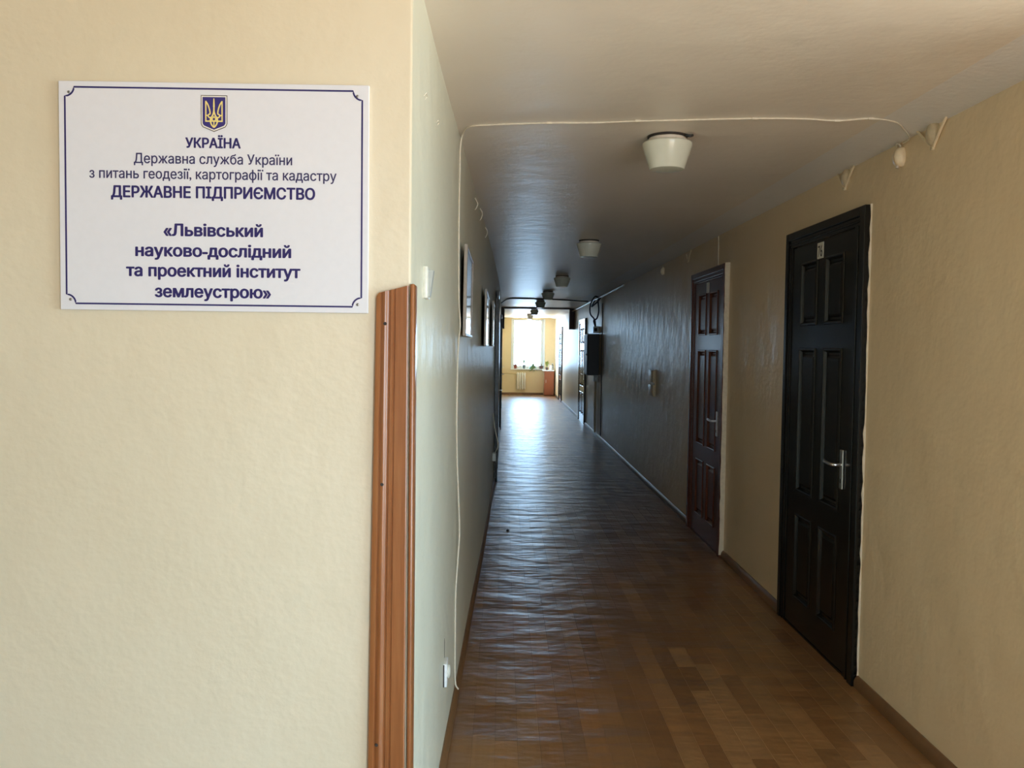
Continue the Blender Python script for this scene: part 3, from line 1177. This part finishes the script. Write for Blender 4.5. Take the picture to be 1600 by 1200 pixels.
picture(3.98, 4.80, 1.648, 2.065, 0.004, 'nearest framed picture, right beside the hanging white cable')
picture(6.15, 7.35, 1.60, 2.005, 0.004, 'second framed picture along the pale wall')
picture(8.15, 9.15, 1.60, 2.02, 0.004, 'third framed picture, just before the dark framed door')

# long white cable: floor, left wall, ceiling, right cornice
cy_ = 3.86


def wl(y_, off, z_):
    return (wx(y_) + off, y_, z_)


pts = [wl(3.86, 0.020, 0.058), wl(3.86, 0.006, 0.10), wl(3.86, 0.004, 0.30), wl(3.87, 0.004, 0.50), wl(3.90, 0.010, 0.64), wl(3.93, 0.014, 0.76), wl(3.90, 0.010, 0.92), wl(3.86, 0.005, 1.10), wl(3.83, 0.004, 1.3), wl(3.85, 0.004, 1.5), wl(3.87, 0.006, 1.62), wl(3.90, 0.010, 1.70), wl(3.87, 0.006, 1.80), wl(3.86, 0.004, 2.0), wl(3.85, 0.004, 2.2), wl(3.87, 0.004, 2.36), wl(3.86, 0.006, 2.47),
       wl(3.84, 0.018, 2.522), (-0.155, 3.74, ZC - 0.004), (-0.06, 3.70, ZC - 0.004), (0.18, 3.655, ZC - 0.004), (0.36, 3.64, ZC - 0.004), (0.54, 3.60, ZC - 0.005), (0.76, 3.57, ZC - 0.004), (1.0, 3.535, ZC - 0.004), (1.20, 3.53, ZC - 0.004), (1.34, 3.55, ZC - 0.004), (1.46, 3.51, ZC - 0.004), (1.575, 3.545, ZC - 0.008), (1.645, 3.62, ZC - 0.020), (1.680, 3.66, ZC - 0.030), (1.703, 3.70, ZC - 0.037), (1.705, 3.76, ZC - 0.040)]
bm = B()
tube(bm, smooth_path(pts, 6), 0.0036, 7)
o = tag(obj('white_cable', bm, M['cable_white'], smooth=True, origin=(wx(3.86), 3.86, 0)), 'thin white cable running up the pale wall and across the ceiling', 'cable')
for i in (20, 22, 24, 26, 27):
    bm = B()
    q = Vector(pts[i])
    box(bm, q.x - 0.012, q.x + 0.012, q.y - 0.005, q.y + 0.005, ZC - 0.009, ZC - 0.0005, 0.001)
    obj('cable_clip', bm, M['cable_white'], o)

# ================================================================== WALL FITTINGS, RIGHT


def vbracket(label, apex, a, c, oval):
    t_ = thing('wall_bracket', label, 'bracket', (XR, apex[0], apex[1]), 'painted V brackets under the cornice')
    for e_ in (a, c):
        bm = B()
        tube(bm, [(XR - 0.006, *apex), (XR - 0.010, (apex[0] + e_[0]) / 2, (apex[1] + e_[1]) / 2), (XR - 0.012, *e_)], 0.0058, 7)
        obj('arm', bm, M['cream_light'], t_, smooth=True)  # arms share the wall colour; their highlights are put into a lighter cream
    bm = B()
    tube(bm, [(XR, apex[0], apex[1] + .002), (XR - 0.014, apex[0], apex[1] + .002)], 0.008, 8)
    obj('pin', bm, M['cream_bump'], t_, smooth=True)
    if oval:
        y_, z_, ry, rz = oval
        bm = B()
        bmesh.ops.create_uvsphere(bm, u_segments=20, v_segments=12, radius=1)
        bmesh.ops.scale(bm, verts=bm.verts, vec=(0.026, ry, rz))
        bmesh.ops.translate(bm, verts=bm.verts, vec=(XR - 0.001, y_, z_))
        obj('oval_cover', bm, M['cream_bump'], t_, smooth='all')


vbracket('painted V-shaped bracket with oval cover, nearest one under the cornice', (3.500, 2.412), (3.625, 2.515), (3.385, 2.512), (3.505, 2.474, 0.046, 0.052))
vbracket('smaller painted V-shaped bracket before the black door, past the round box', (4.395, 2.412), (4.480, 2.500), (4.275, 2.502), (4.385, 2.468, 0.044, 0.044))
vbracket('faint painted V-shaped bracket under the cornice beyond the red-brown door', (8.10, 2.405), (8.16, 2.478), (7.95, 2.500), None)


def split_box(label, y_, z_, r, halves=True):
    t_ = thing('junction_box', label, 'box', (XR, y_, z_ - r))
    for s in (-1, 1):
        bm = B()
        bmesh.ops.create_uvsphere(bm, u_segments=24, v_segments=14, radius=1)
        kill = [v for v in bm.verts if v.co.y * s < -0.02]
        bmesh.ops.delete(bm, geom=kill, context='VERTS')
        bmesh.ops.contextual_create(bm, geom=[e_ for e_ in bm.edges if e_.is_boundary])
        ky = 1.15 if s > 0 else 0.62
        bmesh.ops.scale(bm, verts=bm.verts, vec=(0.033, r * ky, r * 1.05))
        bmesh.ops.translate(bm, verts=bm.verts, vec=(XR - 0.006, y_ + s * 0.0045 - 0.014, z_))
        obj('half_cover', bm, M['cream_light'], t_, smooth=True)
    bm = B()
    tube(bm, smooth_path([(XR - 0.008, y_ - 0.01, z_ + r * 0.9), (XR - 0.014, y_ - 0.015, z_ + r * 1.25), (XR - 0.012, y_ + 0.02, z_ + r * 1.6), (XR - 0.008, y_ + 0.03, ZC - 0.045)], 5), 0.0045, 6)
    obj('lead_wire', bm, M['cable_white'], t_, smooth=True)
    bm = B()
    tube(bm, [(XR - 0.020, y_ - 0.012, z_ - r * 0.95), (XR - 0.022, y_ - 0.012, z_ - r * 1.2)], 0.007, 8)
    obj('screw_lug', bm, M['ceramic'], t_)


split_box('round cream split junction box hanging under the cornice between two V brackets', 3.79, 2.440, 0.040)
split_box('small round junction box high on the wall past the red-brown door', 9.36, 2.425, 0.036)

bm = B()
tube(bm, smooth_path([(XR - 0.005, 6.98, 2.50), (XR - 0.006, 6.965, 2.42), (XR - 0.005, 6.97, 2.34), (XR - 0.006, 6.96, 2.255)], 5), 0.0042, 6)
tag(obj('drop_wire', bm, M['cable_white'], smooth=True, origin=(XR, 6.97, 2.26)), 'short pale wire dropping to the top of the red-brown door', 'wire')

# two-part box on the right wall
t_ = thing('wall_box', 'narrow two-part cream box on the dim wall past the red-brown door', 'box', (XR, 9.9, 1.055))
bm = B()
box(bm, XR - 0.012, XR, 9.72, 10.06, 1.055, 1.362, .003)
obj('back_plate', bm, M['cream_bump'], t_)
for a, c in ((1.06, 1.185), (1.215, 1.350)):
    bm = B()
    box(bm, XR - 0.030, XR - 0.012, 9.725, 10.05, a, c, .004, 2)
    obj('cover', bm, M['cream_bump'], t_, smooth=True)

# electrical cabinet and its cables
t_ = thing('electrical_cabinet', 'dark grey electrical cabinet standing out from the wall before door', 'cabinet', (XR, 15.8, 1.10))
bm = B()
box(bm, XR - 0.205, XR, 15.50, 16.10, 1.10, 1.84, .006)
cb = obj('cabinet_body', bm, M['panel_grey'], t_)
bm = B()
box(bm, XR - 0.217, XR - 0.205, 15.52, 16.08, 1.12, 1.82, .004)
obj('cabinet_door', bm, M['panel_grey'], t_)
bm = B()
tube(bm, [(XR - 0.215, 15.58, 1.47), (XR - 0.235, 15.58, 1.47)], 0.012, 8)
obj('latch', bm, M['chrome'], t_)
t_ = thing('meter_box', 'small white meter box just above the dark electrical cabinet', 'box', (XR, 15.75, 1.85))
bm = B()
box(bm, XR - 0.10, XR, 15.62, 15.85, 1.855, 1.975, .006)
obj('case', bm, M['white_clean'], t_)
bm = B()
box(bm, XR - 0.085, XR - 0.03, 15.612, 15.62, 1.885, 1.945)
obj('meter_window', bm, M['dark_gap'], t_)
t_ = thing('switch_box', 'small pale switch box just below the dark electrical cabinet', 'box', (XR, 15.75, 0.99))
bm = B()
box(bm, XR - 0.075, XR, 15.62, 15.85, 0.985, 1.085, .006)
obj('case', bm, M['white_plastic'], t_)
bm = B()
box(bm, XR - 0.05, XR - 0.03, 15.612, 15.62, 1.015, 1.055)
obj('rocker', bm, M['white_clean'], t_)
bm = B()
tube(bm, [(XR - 0.03, 15.75, 0.06), (XR - 0.03, 15.75, 0.985)], 0.022, 8)
tag(obj('wall_conduit', bm, M['cream_bump'], smooth=True, origin=(XR, 15.75, 0.06)), 'vertical painted conduit from floor to the switch box below the cabinet', 'conduit')
bm = B()
tube(bm, [(XR - 0.004, 15.05, 0.06), (XR - 0.004, 15.05, 2.36)], 0.009, 6)
tag(obj('groove_line', bm, M['cable_black'], smooth=True, origin=(XR, 15.05, 0.06)), 'thin dark vertical groove line on the dim wall before the cabinet', 'conduit')  # dark groove in the wall, drawn with a thin black tube
loops = [
    ('black cable looping from the cornice down to the meter box', [(XR - .02, 15.6, 2.49), (XR - .09, 15.55, 2.50), (XR - .16, 15.6, 2.36), (XR - .15, 15.7, 2.2), (XR - .07, 15.72, 2.10), (XR - .05, 15.72, 1.975)]),
    ('second black cable drooping in a wide arc above the cabinet', [(XR - .02, 15.45, 2.49), (XR - .04, 15.45, 2.42), (XR - .02, 15.5, 2.25), (XR - .04, 15.6, 2.12), (XR - .09, 15.65, 2.08), (XR - .06, 15.68, 1.975)]),
    ('short black cable sagging across beneath the cornice above the cabinet', [(XR - .02, 15.2, 2.47), (XR - .06, 15.4, 2.40), (XR - .13, 15.6, 2.33), (XR - .10, 15.9, 2.36), (XR - .02, 16.2, 2.47)]),
]
for lab, pp in loops:
    bm = B()
    tube(bm, smooth_path(pp, 6), 0.013, 7)
    tag(obj('black_cable', bm, M['cable_black'], smooth=True, origin=pp[0]), lab, 'cable', 'black cables above the cabinet')
bm = B()
tube(bm, smooth_path([(XR - .004, 12.4, 2.488), (XR - .018, 13.2, 2.48), (XR - .018, 15.0, 2.475), (XR - .02, 17, 2.478), (XR - .022, 19.0, 2.47), (XR - .03, 20.6, 2.47), (XR - .06, 20.85, 2.45)], 5), 0.016, 8)
tag(obj('cove_highlight', bm, M['radiator'], smooth=True, origin=(XR, 13.6, 2.47)), 'pale tube put in for highlights along the cornice towards the far header', 'pipe')  # soft highlights on the cove, put in as a pale tube
bm = B()
tube(bm, smooth_path([(wx(18) + .01, 18.2, 2.50), (0.10, 17.0, ZC - .012), (0.4, 16.9, ZC - .012), (1.1, 17.1, ZC - .012), (1.66, 17.1, ZC - .04)], 6), 0.012, 7)
tag(obj('ceiling_cable', bm, M['cable_black'], smooth=True, origin=(0, 17, ZC)), 'dark cable crossing the ceiling before the header', 'cable')

# boards hanging at the header's two ends
for nm, x0, x1, lab in (('r', XR - 0.125, XR, 'dark hanging board with painted edge glare under the header by the right wall'), ('l', wx(21), wx(21) + 0.075, 'dark hanging board under the header at the pale wall')):
    t_ = thing('header_bracket', lab, 'bracket', ((x0 + x1) / 2, 21.0, 2.0), 'boards under the header')
    bm = B()
    box(bm, x0, x1, 20.95, 21.1, 2.02, ZC - 0.03, .004)
    obj('board', bm, M['bracket_brown'], t_)
    bm = B()
    if nm == 'r':
        box(bm, x0 - 0.012, x0, 20.945, 21.1, 2.02, ZC - 0.03, .002)
    else:
        box(bm, x1, x1 + 0.008, 20.945, 21.1, 2.02, ZC - 0.03, .002)
    obj('edge_glare', bm, M['white_plastic'], t_)  # window glare on the board's edge, laid on as a white strip

# low socket box with a trailing wire on the left wall
ly = 9.62
lX = wx(ly)
t_ = thing('extension_socket', 'small pale socket box with looped wire low before the dark framed door', 'socket', (lX, ly, 0.33))
bm = B()
box(bm, lX, lX + 0.04, ly - .05, ly + .05, 0.33, 0.42, .006)
obj('case', bm, M['white_plastic'], t_)
bm = B()
tube(bm, smooth_path([(lX + .03, ly, 0.42), (lX + .06, ly + .1, 0.50), (lX + .02, ly + .12, 0.70), (lX + .004, ly + .1, 0.85)], 6), 0.006, 6)
obj('wire', bm, M['cable_white'], t_, smooth=True)

# ================================================================== FAR END
# radiator
t_ = thing('radiator', 'cream cast iron radiator under the end window', 'radiator', (0.61, YE - 0.08, 0.16))
for k in range(4):
    xc = 0.495 + k * 0.077
    bm = B()
    box(bm, xc - 0.030, xc + 0.030, YE - 0.115, YE - 0.045, 0.17, 0.735, 0.022, 3)
    obj('section', bm, M['radiator'], t_, smooth=True)
for z_ in (0.23, 0.68):
    bm = B()
    tube(bm, [(0.46, YE - 0.08, z_), (0.76, YE - 0.08, z_)], 0.018, 8)
    obj('header_pipe', bm, M['radiator'], t_, smooth=True)
for z_ in (0.30, 0.62):
    bm = B()
    tube(bm, [(0.61, YE - 0.08, z_), (0.61, YE + 0.01, z_)], 0.012, 6)
    obj('wall_hook', bm, M['radiator'], t_)
bm = B()
tube(bm, [(-0.05, YE - 0.05, 0.70), (0.2, YE - 0.05, 0.70), (0.42, YE - 0.06, 0.69), (0.465, YE - 0.08, 0.68)], 0.012, 8)
tag(obj('heating_pipe', bm, M['pipe_yellow'], smooth=True, origin=(0.2, YE, 0.70)), 'thin painted heating pipe leading along yellow wall to the radiator', 'pipe')

# cabinet
t_ = thing('low_cabinet', 'red-brown low cabinet with white top in the far corner', 'cabinet', (1.50, 28.52, 0))
bm = B()
box(bm, 1.355, 1.665, 28.30, 28.80, 0.02, 0.80, .004)
obj('body', bm, M['cabinet'], t_)
bm = B()
box(bm, 1.362, 1.658, 28.285, 28.30, 0.05, 0.79, .003)
dd = obj('door', bm, M['cabinet'], t_)
bm = B()
box(bm, 1.40, 1.41, 28.27, 28.285, 0.42, 0.52, .002)
obj('handle', bm, M['chrome'], dd)
bm = B()
box(bm, 1.36, 1.66, 28.32, 28.79, 0.0, 0.02)
obj('plinth', bm, M['dark_gap'], t_)
bm = B()
box(bm, 1.305, 1.675, 28.27, 28.81, 0.80, 0.835, .004)
obj('cabinet_top', bm, M['white_clean'], t_)


def leafy(bm, cx, cy, z0, h, spread, n, droop=0.0, lw=0.03):
    for k in range(n):
        a = random.uniform(0, 2 * math.pi)
        r = spread * random.uniform(0.3, 1.0)
        hz = h * random.uniform(0.45, 1.0)
        if droop > 0.2:
            a = -abs(a) if a < math.pi else a
        tip = Vector((cx + r * math.cos(a), cy + r * math.sin(a) * 0.7, z0 + hz - droop * r / spread * random.uniform(0.3, 1)))
        base_ = Vector((cx, cy, z0))
        mid = base_.lerp(tip, 0.55) + Vector((0, 0, h * 0.25))
        side = Vector((-math.sin(a), math.cos(a), 0)) * lw
        v = [bm.verts.new(q) for q in (base_, mid + side, tip, mid - side)]
        c = bm.verts.new(mid + Vector((0, 0, -0.006)))
        for q in range(4):
            bm.faces.new((v[q], v[(q + 1) % 4], c))


def pot(name, label, cx, cy, z0, r, h, mat, leaf_mat, lh, spread, n, droop=0.0):
    t_ = thing(name, label, 'plant', (cx, cy, z0), 'potted plants by the end window')
    bm = B()
    lathe(bm, [(r * 0.72, z0), (r * 0.95, z0 + h * 0.82), (r * 1.06, z0 + h * 0.82), (r * 1.06, z0 + h), (r * 0.9, z0 + h)], cx, cy, 16)
    obj('pot', bm, mat, t_, smooth=True)
    bm = B()
    lathe(bm, [(r * 0.9, z0 + h + 0.001), (r * 0.3, z0 + h + 0.012)], cx, cy, 12)
    obj('soil', bm, M['soil'], t_)
    bm = B()
    leafy(bm, cx, cy, z0 + h, lh, spread, n, droop)
    obj('foliage', bm, leaf_mat, t_)


sy_ = YE + 0.02
pot('potted_plant', 'terracotta pot on the sill, farthest from the cabinet', 0.415, sy_, wz0, 0.062, 0.125, M['terracotta'], M['leaf'], 0.05, 0.05, 6)
pot('potted_plant', 'grey-blue pot with thin pale sprig on the sill above the radiator', 0.70, sy_, wz0, 0.055, 0.12, M['grey_pot'], M['leaf'], 0.20, 0.06, 12)
pot('potted_plant', 'green trailing plant spilling over the middle of the sill', 1.00, sy_, wz0, 0.055, 0.09, M['grey_pot'], M['leaf'], 0.13, 0.19, 70, 0.34)
pot('potted_plant', 'squat brown pot on the sill nearest the cabinet', 1.262, sy_, wz0, 0.075, 0.10, M['brown_pot'], M['leaf'], 0.06, 0.06, 8)
pot('potted_plant', 'tall yellow-green plant in a dark pot on the low cabinet', 1.44, 28.45, 0.835, 0.045, 0.08, M['brown_pot'], M['leaf_yellow'], 0.26, 0.13, 26, 0.05)
t_ = thing('white_jug', 'white jug with handle on the low cabinet in the far corner', 'jug', (1.57, 28.42, 0.835))
bm = B()
lathe(bm, [(0.045, 0.835), (0.055, 0.87), (0.052, 0.93), (0.040, 0.97), (0.044, 0.99)], 1.57, 28.42, 16)
obj('body', bm, M['white_clean'], t_, smooth=True)
bm = B()
tube(bm, smooth_path([(1.615, 28.42, 0.965), (1.655, 28.42, 0.95), (1.655, 28.42, 0.89), (1.62, 28.42, 0.87)], 4), 0.007, 6)
obj('handle', bm, M['white_clean'], t_, smooth=True)
t_ = thing('spray_bottle', 'grey-white bottle standing behind the white jug on the low cabinet', 'bottle', (1.63, 28.62, 0.835))
bm = B()
lathe(bm, [(0.034, 0.835), (0.036, 0.96), (0.030, 0.995), (0.014, 1.01), (0.014, 1.03)], 1.63, 28.62, 14)
obj('body', bm, M['grey_pot'], t_, smooth=True)
bm = B()
box(bm, 1.60, 1.65, 28.608, 28.632, 1.03, 1.055, .004)
obj('spray_head', bm, M['white_clean'], t_)

# a dark scrap lying on the floor
bm = B()
prism(bm, [(0.045, 7.50), (0.062, 7.49), (0.072, 7.52), (0.060, 7.56), (0.048, 7.545)], lambda q: (q[0], q[1], 0.0003), lambda q: (q[0] + 0.002, q[1], 0.006))
tag(obj('floor_scrap', bm, M['dark_gap'], origin=(0.058, 7.52, 0)), 'small dark scrap lying on the floor near the pale wall', 'scrap')
